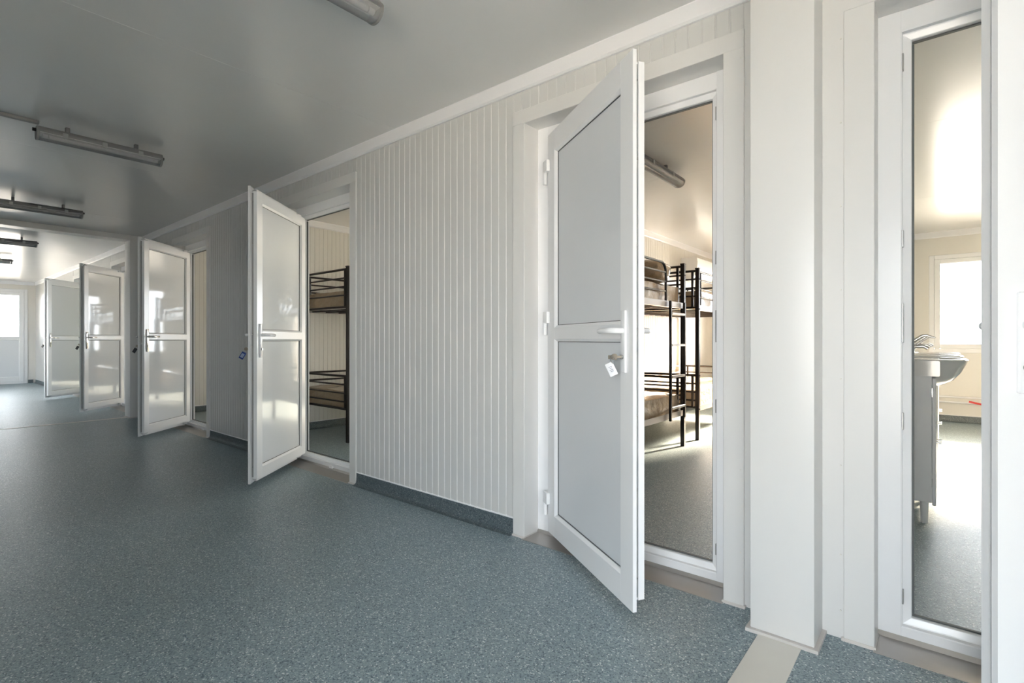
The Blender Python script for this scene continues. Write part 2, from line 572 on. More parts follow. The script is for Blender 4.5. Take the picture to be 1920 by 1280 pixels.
# blank wall sheet between the broad post and the washroom casing, with its screws
o = T(B().box(-0.338, -0.272, YC + 0.006, YW, 0, CEIL), 'casing', 'narrow blank wall sheet between the broad post and the washroom door casing', 'wall sheet')
for z in (0.10, 0.30, 0.62, 0.93, 1.25, 1.55, 1.85, 2.15, 2.4):
    B().cyl((-0.281, YC + 0.002, z), (-0.281, YC + 0.008, z), 0.0028, 8).make('screw', 'strip', o)

# ------------------------------------------------------------------ door surrounds: casing, frame, threshold
YFR = 2.290               # front of the white door frame
FW = 0.070                # visible frame width


def surround(i, label):
    x0, x1 = OPEN[i]
    nt[0] += 1
    e = empty('trim_%d' % nt[0], ((x0 + x1) / 2, YC, 0))
    S(e, label, 'door surround')
    ox = (x0 + x1) / 2

    def mk(b, name, m, smooth=False):
        return b.xf(Matrix.Translation((-ox, -YC, 0))).make(name, m, e, smooth)
    cl = CAS if i else 0.091
    # bent sheet casings (front face and return into the opening)
    th = 0.004
    mk(B().prism([(x0 - cl, YC + 0.014), (x0 - cl, YC + 0.002), (x0 - cl + 0.002, YC), (x0 - 0.002, YC), (x0, YC + 0.002), (x0, YFR + 0.06), (x0 - th, YFR + 0.06), (x0 - th, YC + 0.014)], 'z', 0.008, OH), 'casing', 'casing')
    mk(B().prism([(x1 + CAS, YC + 0.014), (x1 + CAS, YC + 0.002), (x1 + CAS - 0.002, YC), (x1 + 0.002, YC), (x1, YC + 0.002), (x1, YFR + 0.06), (x1 + th, YFR + 0.06), (x1 + th, YC + 0.014)], 'z', 0.008, OH), 'casing', 'casing')
    mk(B().prism([(YC + 0.014, OH + 0.075), (YC + 0.002, OH + 0.075), (YC, OH + 0.073), (YC, OH + 0.002), (YC + 0.002, OH), (YFR + 0.06, OH), (YFR + 0.06, OH + th), (YC + 0.014, OH + th)], 'x', x0 - cl, x1 + CAS), 'head_casing', 'casing')
    for s_, xx in ((-1, x0), (1, x1)):
        c_ = cl if s_ < 0 else CAS
        a, b_ = (xx - c_ - 0.006, xx + 0.004) if s_ < 0 else (xx - 0.004, xx + c_ + 0.006)
        mk(B().prism([(YC - 0.010, 0), (YC - 0.004, 0.008), (YFR, 0.008), (YFR, 0)], 'x', a, b_), 'sealant_bead', 'sealant')
    # white frame: stepped section, outer band then recessed rebate
    def jamb(x, s_):
        prof = [(x, YFR), (x + s_ * (FW - 0.004), YFR), (x + s_ * FW, YFR + 0.003), (x + s_ * FW, YFR + 0.022), (x + s_ * (FW + 0.004), YFR + 0.024), (x + s_ * (FW + 0.024), YFR + 0.030), (x + s_ * (FW + 0.026), YFR + 0.034), (x + s_ * (FW + 0.026), YFR + 0.070), (x, YFR + 0.070)]
        mk(B().prism(prof, 'z', 0.0, OH), 'jamb', 'pvc')
        gx = x + s_ * (FW + 0.026)
        mk(B().box(min(gx, gx + s_ * 0.006), max(gx, gx + s_ * 0.006), YFR + 0.046, YFR + 0.058, 0.085, 2.128), 'gasket', 'gasket')
    jamb(x0, 1)
    jamb(x1, -1)
    for z, s_, nm in ((OH, -1, 'frame_head'), (0.0, 1, 'frame_sill')):
        k = 0.052 if s_ > 0 else 0.074
        prof = [(YFR + 0.0008, z), (YFR + 0.0008, z + s_ * (k - 0.004)), (YFR + 0.003, z + s_ * k), (YFR + 0.022, z + s_ * k), (YFR + 0.024, z + s_ * (k + 0.004)), (YFR + 0.030, z + s_ * (k + 0.024)), (YFR + 0.034, z + s_ * (k + 0.026)), (YFR + 0.070, z + s_ * (k + 0.026)), (YFR + 0.070, z)]
        mk(B().prism([(p[0], p[1] + (0.0008 if s_ > 0 else -0.0008)) for p in prof], 'x', x0 + 0.002, x1 - 0.002), nm, 'pvc')
        gz = z + s_ * (k + 0.026)
        mk(B().box(x0 + FW + 0.026, x1 - FW - 0.026, YFR + 0.046, YFR + 0.058, min(gz, gz + s_ * 0.006), max(gz, gz + s_ * 0.006)), 'gasket', 'gasket')
    # lining of the wall behind the frame
    mk(B().prism([(YFR + 0.070, 0.0), (YI + 0.004, 0.0), (YI + 0.004, 0.010), (YFR + 0.070, 0.062)], 'x', x0, x1), 'inner_sill', 'casing')
    # steel threshold plate and drain cover on the sill
    mk(B().prism([(YC - 0.022, 0.0), (YC - 0.020, 0.0022), (YFR - 0.012, 0.004), (YFR - 0.001, 0.018), (YFR, 0.018), (YFR, 0)], 'x', x0 - 0.002, x1 + 0.002), 'threshold_plate', 'steel')
    mk(B().box(x0 + 0.56, x0 + 0.61, YFR - 0.010, YFR + 0.004, 0.012, 0.030, 0.002), 'drain_cover', 'pvc')
    # strike plates on the lock side jamb
    lx = x0 + FW - 0.001 if i == 0 else x1 - FW + 0.001
    s_ = 1 if i == 0 else -1
    for zz, hh in ((2.06, 0.06), (1.43, 0.06), (1.13, 0.14), (0.78, 0.06), (0.155, 0.05)):
        p = mk(B().box(min(lx, lx + s_ * 0.005), max(lx, lx + s_ * 0.005), YFR + 0.001, YFR + 0.020, zz - hh / 2, zz + hh / 2, 0.0015), 'strike_plate', 'zinc')
    for zz in (0.22, 0.55, 0.88, 1.21, 1.54, 1.87, 2.2):
        cx = x1 + CAS - 0.012
        if i == 1:
            mk(B().cyl((cx, YC - 0.002, zz), (cx, YC + 0.003, zz), 0.0028, 8), 'screw', 'strip')
    return e


SL = ['white door frame and casing of the washroom doorway', 'white door frame and casing of the nearest bunk room doorway', 'white door frame and casing of the second bunk room doorway',
      'white door frame and casing of the third bunk room doorway before the portal', 'white door frame and casing of the first doorway beyond the portal', 'white door frame and casing of the last doorway beyond the portal']
for i in range(6):
    surround(i, SL[i])

# ------------------------------------------------------------------ door leaves
LW, Z0, Z1 = 0.872, 0.04, 2.17      # outer lip size
PX0, PX1 = 0.101, 0.766             # infill panel extent along the leaf


def handle(parent, y, sgn, mir, m='pvc'):
    """lever handle on a long plate; sgn -1 on outer face, +1 on inner face"""
    x = 0.812
    b = B().box(x - 0.016, x + 0.016, min(y, y + sgn * 0.010), max(y, y + sgn * 0.010), 0.942, 1.185, 0.0045, 2)
    h = b.make('handle', m, parent, True, mir)
    t = bmesh.new()
    b = B()
    b.tube([(x, y + sgn * 0.008, 1.106), (x, y + sgn * 0.042, 1.106), (x - 0.012, y + sgn * 0.054, 1.106), (x - 0.03, y + sgn * 0.056, 1.106), (x - 0.075, y + sgn * 0.055, 1.106), (x - 0.118, y + sgn * 0.049, 1.105), (x - 0.122, y + sgn * 0.047, 1.105)], 0.0115, 12)
    for v in b.bm.verts:   # flatten the grip
        k = max(0, min(1, (x - 0.02 - v.co.x) / 0.05))
        v.co.z = 1.106 + (v.co.z - 1.106) * (1 - 0.12 * k)
    b.make('lever', m, h, True, mir)
    B().cyl((x, y + sgn * 0.009, 1.004), (x, y + sgn * 0.017, 1.004), 0.0085, 14).make('lock_cylinder', 'zinc', h, True, mir)
    return h


def leaf(n, hinge, ang, mir, label, hm='pvc'):
    e = empty('door_%d' % n, (hinge[0], hinge[1], 0), ang)
    S(e, label, 'door')
    G = 0.013
    # free (lock) stile and hinge stile: lip, eurogroove, body, glazing beads on both faces
    lockp = [(LW, 0.0), (LW, 0.016), (LW - 0.020, 0.017), (LW - 0.020, 0.032), (LW - 0.014, 0.033), (LW - 0.014, 0.058), (PX1 + G, 0.058), (PX1, 0.046), (PX1, 0.012), (PX1 + G, 0.0)]
    hingp = [(0, 0.0), (PX0 - G, 0.0), (PX0, 0.012), (PX0, 0.046), (PX0 - G, 0.058), (0.020, 0.058), (0.020, 0.017), (0, 0.016)]
    zi0, zi1 = Z0 + 0.036, Z1 - 0.036

    def stile(p):
        # lip is full height, body is shorter: build as prism and pull the body's end points in
        b = B().prism(p, 'z', Z0, Z1)
        return b
    st = stile(lockp)
    for v in st.bm.verts:
        if v.co.y > 0.0165:
            v.co.z = min(max(v.co.z, zi0), zi1)
    s1 = st.make('stile', 'pvc', e, False, mir)
    st = stile(hingp)
    for v in st.bm.verts:
        if v.co.y > 0.0165:
            v.co.z = min(max(v.co.z, zi0), zi1)
    st.make('stile', 'pvc', e, False, mir)
    B().box(LW - 0.0205, LW - 0.0175, 0.0185, 0.0305, zi0 + 0.01, zi1 - 0.01).make('lock_strip', 'zinc', s1, False, mir)
    for zz in (0.16, 0.50, 0.78, 1.02, 1.11, 1.43, 1.76, 2.06):
        B().cyl((LW - 0.018, 0.0245, zz), (LW - 0.0125, 0.0245, zz), 0.0042, 8).make('lock_pin', 'chrome', s1, False, mir)
    for zlo, zhi, k in ((Z0, 0.159, 0), (1.062, 1.146, 1), (2.053, Z1, 2)):
        if k == 0:
            p = [(0, zlo), (0.016, zlo), (0.017, zi0), (0.058, zi0), (0.058, zhi - G), (0.046, zhi), (0.012, zhi), (0, zhi - G)]
        elif k == 1:
            p = [(0, zlo + G), (0.012, zlo), (0.046, zlo), (0.058, zlo + G), (0.058, zhi - G), (0.046, zhi), (0.012, zhi), (0, zhi - G)]
        else:
            p = [(0, zhi), (0.016, zhi), (0.017, zi1), (0.058, zi1), (0.058, zlo + G), (0.046, zlo), (0.012, zlo), (0, zlo + G)]
        xa, xb = PX0 - G + 0.001, PX1 + G - 0.001
        b = B().prism(p, 'x', xa, xb)
        b.make('rail', 'pvc', e, False, mir)
    for zlo, zhi in ((0.155, 1.066), (1.142, 2.057)):
        p = B().box(PX0 - 0.004, PX1 + 0.004, 0.019, 0.040, zlo, zhi).make('panel', 'panel', e, False, mir)
        gk = B()
        for (a, b_, c, d) in ((PX0 - 0.001, PX0 + 0.003, zlo + 0.004, zhi - 0.004), (PX1 - 0.003, PX1 + 0.001, zlo + 0.004, zhi - 0.004),
                              (PX0, PX1, zlo + 0.003, zlo + 0.007), (PX0, PX1, zhi - 0.007, zhi - 0.003)):
            B().box(a, b_, 0.0155, 0.0435, c, d).make('gasket', 'gasket', p, False, mir)
    for zz in (0.190, 1.160, 1.972):
        h = B().box(-0.030, 0.028, -0.020, 0.0, zz, zz + 0.062, 0.005, 2).make('hinge', 'pvc', e, True, mir)
        B().cyl((-0.018, -0.010, zz - 0.064), (-0.018, -0.010, zz + 0.004), 0.0115, 14).make('hinge_pin', 'pvc', h, True, mir)
    handle(e, 0.0, -1, mir, hm)
    handle(e, 0.058, 1, mir, hm)
    return e


DANG = [40.5, -32.5, -50.5, -47.5, -45.5, -46.0]
HX = [OPEN[0][1] - 0.100] + [OPEN[i][0] + 0.099 for i in range(1, 6)]
HY = [2.262, 2.247, 2.268, 2.268, 2.268, 2.268]
DL = ['white washroom door open at the right with its lock edge towards the corridor',
      'largest white two panel door, open with a white key tag in its lock',
      'open white two panel door with a blue key tag, second bunk room',
      'open white two panel door just before the portal post',
      'open white two panel door just beyond the portal, reflecting a bunk bed',
      'farthest open white two panel door beyond the portal']
leaves = []
for i in range(6):
    leaves.append(leaf(i + 1, (HX[i], HY[i]), R(DANG[i]), i == 0, DL[i], 'pvc' if i < 3 else 'chrome'))


# keys left in the locks
def key(i, tagm, label, swing):
    e = empty('key', (HX[i], HY[i], 0), R(DANG[i]))
    tag(e, label, 'key', 'keys left in the door locks')
    x, y, z = 0.812, -0.017, 1.004
    k = B()
    k.box(x - 0.002, x + 0.002, y - 0.018, y, z - 0.004, z + 0.004)
    k.make('key_blade', 'brass', e)
    b = B().cyl((x - 0.0015, y - 0.028, z), (x + 0.0015, y - 0.028, z), 0.013, 16)
    b.make('key_bow', 'brass', e, True)
    pts = [(x + 0.0 + 0.015 * math.sin(a) * swing, y - 0.036 - 0.004 * math.cos(a), z - 0.012 + 0.014 * math.cos(a)) for a in [2 * PI * q / 14 for q in range(15)]]
    B().tube(pts, 0.0012, 6).make('key_ring', 'chrome', e, True)
    if i == 1:
        B().box(x - 0.050, x - 0.010, y - 0.030, y - 0.026, z - 0.010, z + 0.006, 0.002).make('spare_key', 'brass', e)
    t = B().box(-0.0165, 0.0165, -0.003, 0.003, -0.054, 0.0, 0.003, 2)
    m_ = Matrix.Translation((x - 0.026 if i == 1 else x, y - 0.040, z - 0.024)) @ Matrix.Rotation(R(48 if i == 1 else 95), 4, 'Z') @ Matrix.Rotation(R(-26 if i == 1 else 30), 4, 'Y')
    t.xf(m_)
    tg = t.make('tag', tagm, e, True)
    for f_ in ((-1, 1) if i < 3 else ()):
        q = B().box(-0.010, 0.010, f_ * 0.0031 - 0.0002, f_ * 0.0031 + 0.0002, -0.042, -0.012)
        q.xf(m_)
        pl = q.make('paper_insert', 'tag_paper' if i == 2 else 'tag_white', tg)
        for zz, wd in ((-0.017, 0.007), (-0.023, 0.005), (-0.029, 0.008), (-0.035, 0.006)):
            q = B().box(-wd, wd, f_ * 0.0034 - 0.0002, f_ * 0.0034 + 0.0002, zz - 0.0009, zz + 0.0009)
            q.xf(m_)
            q.make('writing_line', 'tag_ink', tg)


key(1, 'tag_white', 'brass key with white paper tag in the largest door', 1)
key(2, 'tag_blue', 'key with dark blue tag in the second bunk room door', 1)
key(3, 'tag_dark', 'small dark key fob in the door just before the portal', 1)
key(4, 'tag_dark', 'small dark key fob in the first door beyond the portal', 1)
key(5, 'tag_dark', 'small dark key fob in the farthest open door', 1)


# ------------------------------------------------------------------ windows (with daylight portals) and the glazed end door
def portal(loc, rot, sx, sy):
    l = bpy.data.lights.new('daylight_portal', 'AREA')
    l.shape = 'RECTANGLE'
    l.size, l.size_y = sx, sy
    l.cycles.is_portal = True
    o = bpy.data.objects.new('daylight_portal', l)
    C.objects.link(o)
    o.location = loc
    o.rotation_euler = rot


wn = [0]


def window(cx, cy, rz, wd, z0, z1, label):
    """local: x along the wall, +y outward, frame stands at y 0..0.07"""
    wn[0] += 1
    e = empty('window_%d' % wn[0], (cx, cy, z0), rz)
    S(e, label, 'window')
    h = z1 - z0
    a, fw, sw = wd / 2, 0.055, 0.062
    for x0, x1 in ((-a, -a + fw), (a - fw, a)):
        B().box(x0, x1, -0.012, 0.06, 0, h, 0.004).make('frame_jamb', 'pvc', e)
    for zz0, zz1 in ((0, fw), (h - fw, h)):
        B().box(-a + fw, a - fw, -0.012, 0.06, zz0, zz1, 0.004).make('frame_rail', 'pvc', e)
    i0 = a - fw
    for x0, x1 in ((-i0, -i0 + sw), (i0 - sw, i0)):
        B().box(x0, x1, -0.024, 0.045, fw, h - fw, 0.006).make('sash_stile', 'pvc', e)
    for zz0, zz1 in ((fw, fw + sw), (h - fw - sw, h - fw)):
        B().box(-i0 + sw, i0 - sw, -0.024, 0.045, zz0, zz1, 0.006).make('sash_rail', 'pvc', e)
    B().box(-i0 + sw - 0.005, i0 - sw + 0.005, 0.008, 0.020, fw + sw - 0.005, h - fw - sw + 0.005).make('pane', 'glass', e)
    v = Vector((0, 0.16, h / 2))
    v.rotate(Matrix.Rotation(rz, 3, 'Z'))
    # portal faces indoors (local -y)
    portal((cx + v.x, cy + v.y, z0 + v.z), (R(90), 0, rz + PI), wd, h)
    return e


WL = ['white washroom window at the far end, overexposed by daylight', 'white window at the far end of the nearest bunk room', 'white window of the second bunk room', 'white window of the third bunk room', 'white window of the fourth bunk room', 'white window of the fifth bunk room']
for (a, b_, c, d), l in zip(FAR_WIN, WL):
    window((a + b_) / 2, YF + 0.02, 0, b_ - a, c, d, l)
for (a, b_, c, d), l in zip(BACK_WIN, ['full height corridor window opposite the broad post', 'full height corridor window opposite the washroom door', 'unseen small window added for light opposite the third bunk room door', 'unseen full height window added for light opposite the farthest open door', 'unseen full height window added for light near the glazed end door']):
    window((a + b_) / 2, YB - 0.02, PI, b_ - a, c, d, l)
for (a, b_, c, d), l in zip(RIGHT_WIN, ['full height window at the right corridor end']):
    window(XR + 0.02, (a + b_) / 2, -PI / 2, b_ - a, c, d, l)

# glazed end door (closed)
e = empty('door_7', (XL, (ENDDOOR[0] + ENDDOOR[1]) / 2, 0), 0)
S(e, 'closed white end door with a bright glazed upper half', 'door')
hw = (ENDDOOR[1] - ENDDOOR[0]) / 2
for y0, y1 in ((-hw, -hw + 0.065), (hw - 0.065, hw)):
    B().box(-0.06, 0.014, y0, y1, 0.0, 2.31, 0.004).make('jamb', 'pvc', e)
B().box(-0.06, 0.014, -hw + 0.065, hw - 0.065, 2.245, 2.31, 0.004).make('frame_head', 'pvc', e)
B().box(-0.06, 0.016, -hw + 0.065, hw - 0.065, 0.0, 0.05, 0.004).make('frame_sill', 'pvc', e)
i0 = hw - 0.065
for y0, y1 in ((-i0, -i0 + 0.09), (i0 - 0.09, i0)):
    B().box(-0.05, 0.024, y0, y1, 0.05, 2.245, 0.006).make('stile', 'pvc', e)
for z0, z1 in ((0.05, 0.17), (1.06, 1.15), (2.155, 2.245)):
    B().box(-0.05, 0.024, -i0 + 0.09, i0 - 0.09, z0, z1, 0.006).make('rail', 'pvc', e)
B().box(-0.025, 0.0, -i0 + 0.085, i0 - 0.085, 0.165, 1.065).make('panel', 'panel', e)
B().box(-0.02, -0.008, -i0 + 0.085, i0 - 0.085, 1.145, 2.16).make('pane', 'glass', e)
portal((XL - 0.16, (ENDDOOR[0] + ENDDOOR[1]) / 2, 1.65), (R(90), 0, R(-90)), 0.8, 1.05)


# ------------------------------------------------------------------ ceiling lights
def lamp_proto(length):
    e = empty('ceiling_light')
    hl = length / 2
    zc = -0.088
    b = B().prism([(-0.045, -0.056), (-0.052, -0.066), (-0.052, -0.078), (0.052, -0.078), (0.052, -0.066), (0.045, -0.056), (0.028, -0.038), (-0.028, -0.038)], 'y', -hl, hl)
    b.make('housing', 'lamp_grey', e, True)
    B().box(-0.047, 0.047, -hl + 0.014, hl - 0.014, -0.0805, -0.0782).make('reflector', 'tube', e)
    pr = [(0.050 * math.cos(a), -0.080 + 0.042 * math.sin(a)) for a in [PI + PI * q / 10 for q in range(11)]]
    inn = [(0.047 * math.cos(a), -0.080 + 0.039 * math.sin(a)) for a in [2 * PI - PI * q / 10 for q in range(11)]]
    B().prism(pr + inn, 'y', -hl + 0.008, hl - 0.008).make('diffuser', 'lamp_clear', e, True)
    for x in (-0.021, 0.021):
        t = B().cyl((x, -hl + 0.06, zc - 0.008), (x, hl - 0.06, zc - 0.008), 0.012, 12).make('tube', 'tube', e, True)
        for s_ in (-1, 1):
            B().cyl((x, s_ * (hl - 0.055), zc - 0.008), (x, s_ * (hl - 0.030), zc - 0.008), 0.0135, 12).make('lampholder', 'tube', t, True)
    for s_ in (-1, 1):
        q = [(0.053 * math.cos(a), -0.078 + 0.046 * math.sin(a)) for a in [PI + PI * k / 10 for k in range(11)]]
        y = s_ * hl
        B().prism(q, 'y', min(y, y - s_ * 0.012), max(y, y - s_ * 0.012)).make('end_cap', 'lamp_grey', e, True)
        B().cyl((0, y, -0.060), (0, y + s_ * 0.018, -0.060), 0.011, 10).make('cable_gland', 'black', e, True)
        B().box(-0.014, 0.014, s_ * hl * 0.55 - 0.012, s_ * hl * 0.55 + 0.012, -0.040, 0.0, 0.003).make('mounting_bracket', 'lamp_grey', e)
    for x in (-0.054, 0.054):
        for y in (-hl * 0.6, 0, hl * 0.6):
            B().box(x - 0.004, x + 0.004, y - 0.014, y + 0.014, -0.088, -0.056, 0.002).make('clip', 'zinc', e)
    return e


L60 = lamp_proto(0.70)
spots = [(-1.80, 0.92, 'nearest tube ceiling light of the corridor, in front of the largest open door'), (-4.53, 0.92, 'tube ceiling light in the middle of the corridor, with a conduit'),
         (-7.14, 0.92, 'tube ceiling light just before the portal beam'), (-9.85, 0.90, 'tube ceiling light just beyond the portal beam'),
         (-12.35, 0.90, 'farthest tube ceiling light beyond the portal')]
for i, (x, y, l) in enumerate(spots):
    o = L60 if i == 0 else copy_tree(L60)
    o.location = (x, y, CEIL)
    tag(o, l, 'light', 'tube lights on the ceilings')
L120 = lamp_proto(1.25)
L120.location = (-1.74, 3.69, CEIL)
tag(L120, 'long tube ceiling light inside the nearest bunk room', 'light', 'tube lights on the ceilings')
o = B().box(-4.545, -4.515, YB + 0.001, 0.585, CEIL - 0.022, CEIL, 0.003).make('cable_conduit', 'lamp_grey')
tag(o, 'thin grey cable conduit on the ceiling leading to the middle light', 'conduit')


# ------------------------------------------------------------------ bunk beds
def bunk_proto():
    e = empty('bunk_bed')
    Wd, Ln, H = 0.96, 2.0, 1.84
    r = 0.020
    sq = 0.5 * math.sqrt(2)
    for x in (0.02, Wd - 0.02):
        for y in (0.02, Ln - 0.02):
            p = B().box(x - r, x + r, y - r, y + r, 0.0, H - 0.01, 0.003).make('post', 'black', e)
            B().box(x - r - 0.003, x + r + 0.003, y - r - 0.003, y + r + 0.003, H - 0.012, H, 0.003).make('cap', 'black', p)
            for zz in (0.33, 0.69, 1.40, 1.72):
                B().cyl((x + 0.02, y, zz), (x + 0.026, y, zz), 0.007, 8).make('bolt', 'black', p)
    for y in (0.02, Ln - 0.02):
        for zb in ((0.69, 0.60, 0.51, 0.42, 0.345), (1.81, 1.72, 1.63, 1.54, 1.415)):
            for k, zz in enumerate(zb):
                rr = 0.013 if k in (0, 4) else 0.009
                B().tube([(0.04, y, zz), (Wd - 0.04, y, zz)], rr, 8).make('end_bar', 'black', e)
            for x in (0.075, Wd - 0.075):
                B().box(x - 0.011, x + 0.011, y - 0.011, y + 0.011, zb[4], zb[0]).make('end_stile', 'black', e)
    for zz in (0.312, 1.385):
        for x in (0.012, Wd - 0.012):
            s_ = 1 if x > 0.5 else -1
            B().prism([(x, zz), (x + s_ * 0.006, zz), (x + s_ * 0.006, zz + 0.055), (x, zz + 0.055), (x, zz + 0.005), (x - s_ * 0.03, zz + 0.005), (x - s_ * 0.03, zz)], 'y', 0.04, Ln - 0.04).make('side_rail', 'railm', e)
        for k in range(11):
            y = 0.14 + k * 0.172
            B().box(0.02, Wd - 0.02, y - 0.016, y + 0.016, zz + 0.006, zz + 0.020).make('slat', 'black', e)
    # guard rails of the upper bunk; the room side stops with a rounded corner before the ladder
    for x, yend in ((0.02, Ln - 0.04), (Wd - 0.02, 1.56)):
        if x > 0.5:
            pts = [(x, 0.04, 1.80), (x, yend - 0.10, 1.80)] + [(x, yend - 0.10 + 0.10 * math.sin(R(a)), 1.70 + 0.10 * math.cos(R(a))) for a in (18, 36, 54, 72, 90)] + [(x, yend, 1.44)]
        else:
            pts = [(x, 0.04, 1.80), (x, yend, 1.80)]
        B().tube(pts, 0.012, 8).make('guard_rail', 'black', e, True)
        for zz in (1.71, 1.62, 1.53):
            B().tube([(x, 0.04, zz), (x, yend, zz)], 0.009, 8).make('guard_bar', 'black', e)
        for y in (0.10, 1.0):
            B().tube([(x, y, 1.44), (x, y, 1.80)], 0.011, 8).make('guard_stile', 'black', e)
    # wall side rail of the lower bunk
    for zz in (0.69, 0.60, 0.50):
        B().tube([(0.02, 0.04, zz), (0.02, Ln - 0.04, zz)], 0.011, 8).make('lower_back_bar', 'black', e)
    # ladder
    lad = B().box(Wd + 0.004, Wd + 0.028, 1.572, 1.600, 0.30, 1.44, 0.004).make('ladder', 'black', e)
    B().box(Wd + 0.004, Wd + 0.028, 1.912, 1.940, 0.30, 1.44, 0.004).make('ladder_rail', 'black', lad)
    for zz in (0.42, 0.72, 1.02, 1.32):
        B().box(Wd + 0.002, Wd + 0.030, 1.60, 1.912, zz - 0.012, zz + 0.012, 0.004).make('rung', 'railm', lad)
    return e


def mattress_mesh(seed, h=0.21):
    b = B()
    t = bmesh.new()
    bmesh.ops.create_cube(t, size=1)
    for v in t.verts:
        v.co = Vector((v.co.x * 0.86, v.co.y * 1.86, (v.co.z + 0.5) * h))
    bmesh.ops.subdivide_edges(t, edges=t.edges[:], cuts=14, use_grid_fill=True)
    from mathutils import noise
    off = Vector((seed * 3.1, seed * 1.7, seed))
    for v in t.verts:
        d = min(abs(v.co.z - h), abs(v.co.z))
        # pinch corners, wrinkle the film
        ex = max(0, abs(v.co.x) - 0.37) / 0.06
        ey = max(0, abs(v.co.y) - 0.86) / 0.07
        v.co.z -= 0.022 * max(ex, ey) * (1 if v.co.z > h / 2 else -0.6)
        if v.co.z > 0.02:
            n1 = noise.noise(v.co * 9 + off)
            n2 = noise.noise(Vector((v.co.x * 22, v.co.y * 7, v.co.z * 14)) + off)
            q = 0.011 * n1 + 0.008 * n2
            nx = Vector((math.copysign(ex, v.co.x), math.copysign(ey, v.co.y), 0.8 if v.co.z > h * 0.8 else 0.0))
            v.co += nx * q
    b._merge(t)
    o = b.make('mattress_body', 'mattress', None, True)
    me = o.data
    bpy.data.objects.remove(o)
    return me


MM = [mattress_mesh(1), mattress_mesh(2), mattress_mesh(3)]


def mattress(loc, k, label, group):
    o = bpy.data.objects.new('mattress', MM[k % 3])
    C.objects.link(o)
    o.location = loc
    tag(o, label, 'mattress', group)
    return o


bk = bunk_proto()
BK = [(-2.95, 3.10, 'black metal bunk bed with ladder, nearer one in the nearest bunk room', 'nearer bunk of the nearest room'),
      (-2.95, 5.465, 'black metal bunk bed standing behind the laddered one in the nearest room', 'rear bunk of the nearest room'),
      (-5.68, 2.98, 'black metal bunk bed seen through the second open doorway', 'bunk in the second room'),
      (-8.40, 4.05, 'black metal bunk bed in the third room, glimpsed as a reflection', 'bunk in the third room'),
      (-11.20, 4.05, 'black metal bunk bed in the fourth room, reflected in the door beyond the portal', 'bunk in the fourth room')]
for i, (x, y, l, wh) in enumerate(BK):
    o = bk if i == 0 else copy_tree(bk)
    o.location = (x, y, 0)
    tag(o, l, 'bunk bed', 'black metal bunk beds')
    mattress((x + 0.48, y + 1.0, 0.334), i, 'beige plastic wrapped mattress on the lower ' + wh, 'plastic wrapped mattresses')
    mattress((x + 0.48, y + 1.0, 1.407), i + 1, 'beige plastic wrapped mattress on the upper ' + wh, 'plastic wrapped mattresses')

# wrapped pillow bundle standing at the end of the upper near bunk
b = B()
t = bmesh.new()
bmesh.ops.create_icosphere(t, subdivisions=4, radius=1)
from mathutils import noise as NZ
for v in t.verts:
    c = v.co.copy()
    p = Vector([math.copysign(abs(q) ** 0.55, q) for q in c])
    n1 = NZ.noise(c * 3.1 + Vector((4, 1, 7))) * 0.05 + NZ.noise(c * 8) * 0.03
    v.co = Vector((p.x * 0.33, p.y * 0.19, p.z * 0.115)) * (1 + n1)
b._merge(t)
o = b.make('pillow', 'mattress', None, True, loc=(-2.40, 4.83, 1.745))
tag(o, 'crinkled plastic wrapped pillow at the end of the upper laddered bunk', 'pillow')
b = B()

# ------------------------------------------------------------------ air conditioner on the wall of the nearest bunk room
e = empty('air_conditioner', (PART[1][1] + 0.008, 7.44, 1.94))
tag(e, 'white wall mounted air conditioner above the rear bunk in the nearest room', 'air conditioner')
B().prism([(0, 0.02), (0, 0.34), (0.20, 0.34), (0.235, 0.32), (0.245, 0.27), (0.235, 0.12), (0.19, 0.045), (0.13, 0.01)], 'y', 0.012, 0.738).make('body', 'pvc', e, True)
for y0, y1 in ((0, 0.012), (0.738, 0.75)):
    B().prism([(0, 0.02), (0, 0.34), (0.20, 0.34), (0.234, 0.32), (0.244, 0.27), (0.234, 0.12), (0.19, 0.046), (0.13, 0.011)], 'y', y0, y1).make('side_cover', 'pvc', e, True)
B().prism([(0.145, 0.006), (0.20, 0.040), (0.195, 0.048), (0.14, 0.014)], 'y', 0.06, 0.69).make('louver', 'pvc', e)

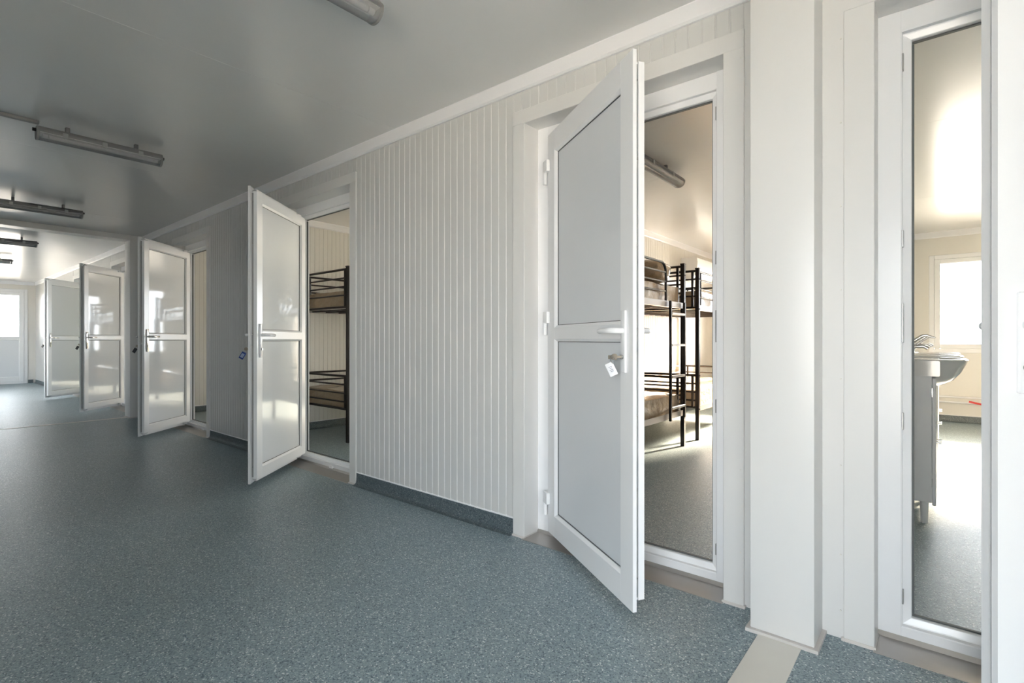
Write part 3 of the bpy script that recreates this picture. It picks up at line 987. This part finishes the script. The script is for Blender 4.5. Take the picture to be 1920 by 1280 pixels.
# ------------------------------------------------------------------ washroom: vanities, wall panel, pipes
def vanity_proto():
    e = empty('vanity_unit')
    D, Wy = 0.285, 0.64
    B().box(0.0, D, 0, Wy, 0.13, 0.86, 0.002).make('cabinet_body', 'cabinet', e)
    for k in range(2):
        d = B().box(D + 0.001, D + 0.019, 0.004 + k * Wy / 2, Wy / 2 - 0.004 + k * Wy / 2, 0.115, 0.85, 0.003).make('cabinet_door', 'cabinet', e)
        yy = Wy / 2 + (-0.05 if k == 0 else 0.05)
        for zz in (0.44,):
            B().tube([(D + 0.019, yy, zz), (D + 0.036, yy, zz), (D + 0.044, yy, zz)], 0.007, 12).make('knob', 'chrome', d, True)
        for zz in (0.22, 0.74):
            B().box(D - 0.03, D + 0.002, (0.006 if k == 0 else Wy - 0.016), (0.016 if k == 0 else Wy - 0.006), zz, zz + 0.05).make('hinge', 'chrome', d)
    for x in (0.04, D - 0.035):
        for y in (0.04, Wy - 0.04):
            B().cyl((x, y, 0.0), (x, y, 0.13), 0.017, 12, 0.021).make('leg', 'cabinet', e, True)
    # basin: slab with a bowed bowl running out in front
    b = B()
    t = bmesh.new()
    n = 36
    cx, cy = 0.285, Wy / 2
    rows = [(0.160, 0.285, 0.955), (0.168, 0.292, 0.948), (0.160, 0.282, 0.925), (0.135, 0.25, 0.87), (0.10, 0.20, 0.825), (0.05, 0.12, 0.795), (0.01, 0.03, 0.788)]
    inner = [(0.150, 0.272, 0.955), (0.142, 0.262, 0.940), (0.115, 0.225, 0.885), (0.07, 0.15, 0.84), (0.015, 0.03, 0.825)]

    def ring(rx, ry, z):
        return [t.verts.new((cx + rx * math.cos(2 * PI * k / n), cy + ry * math.sin(2 * PI * k / n), z)) for k in range(n)]
    rr = [ring(*q) for q in reversed(rows)] + [ring(*q) for q in inner]
    for i in range(len(rr) - 1):
        for k in range(n):
            t.faces.new((rr[i][k], rr[i][(k + 1) % n], rr[i + 1][(k + 1) % n], rr[i + 1][k]))
    t.faces.new(rr[0])
    t.faces.new(rr[-1])
    bmesh.ops.recalc_face_normals(t, faces=t.faces[:])
    b._merge(t)
    bowl = b.make('basin', 'ceramic', e, True)
    B().prism([(0, 0.86), (D + 0.03, 0.86), (D + 0.036, 0.866), (D + 0.036, 0.944), (D + 0.03, 0.95), (0, 0.956)], 'y', -0.012, Wy + 0.012).make('basin_slab', 'ceramic', bowl, True)
    # single lever mixer
    f = B().cyl((0.105, cy, 0.95), (0.115, cy, 1.005), 0.026, 16, 0.024).make('faucet', 'chrome', e, True)
    B().tube([(0.11, cy, 0.985), (0.15, cy, 1.010), (0.20, cy, 1.028), (0.24, cy, 1.030), (0.262, cy, 1.015)], 0.015, 12, 0.011).make('spout', 'chrome', f, True)
    B().tube([(0.112, cy, 1.0), (0.135, cy, 1.012), (0.19, cy, 1.062), (0.235, cy, 1.096), (0.258, cy, 1.098), (0.282, cy, 1.086)], 0.014, 10, 0.008).make('faucet_lever', 'chrome', f, True)
    return e


vp = vanity_proto()
VL = ['white basin on a grey cabinet, nearest the washroom door', 'second basin and cabinet from the washroom door', 'third basin and cabinet from the washroom door']
for i, l in enumerate(VL):
    o = vp if i == 0 else copy_tree(vp)
    o.location = (PART[0][1] + 0.001, 3.82 + 0.93 * i, 0)
    tag(o, l, 'vanity', 'washroom basins in a row')
# narrow bright mirror beyond the basins
e = empty('wall_mirror', (PART[0][1], 7.6, 1.09))
tag(e, 'tall white framed mirror on the left washroom wall beyond the basins', 'mirror')
B().box(0.0, 0.010, 0.03, 0.87, 0.03, 0.91).make('mirror_glass', 'chrome', e)
for y0, y1 in ((0, 0.03), (0.87, 0.90)):
    B().box(0.0, 0.016, y0, y1, 0, 0.94, 0.002).make('mirror_frame', 'pvc', e)
for z0, z1 in ((0, 0.03), (0.91, 0.94)):
    B().box(0.0, 0.016, 0.03, 0.87, z0, z1, 0.002).make('mirror_frame', 'pvc', e)
e = empty('heating_pipe', (0.0, YF - 0.05, 0.0))
tag(e, 'white heating pipes with a red valve lever under the washroom window', 'pipe')
for zz in (0.33, 0.262):
    B().cyl((PART[0][1], 0, zz), (XR, 0, zz), 0.013, 12).make('pipe', 'pvc', e, True)
for x in (-0.1, 0.9, 1.9):
    B().box(x - 0.012, x + 0.012, -0.018, 0.05, 0.24, 0.35, 0.003).make('bracket', 'pvc', e)
B().cyl((0.44, -0.02, 0.245), (0.44, -0.045, 0.25), 0.012, 10).make('valve_stem', 'chrome', e, True)
B().prism([(0.25, 0.275), (0.40, 0.240), (0.46, 0.236), (0.46, 0.258), (0.40, 0.264), (0.255, 0.297)], 'y', -0.055, -0.045).make('valve_lever', 'red', e)
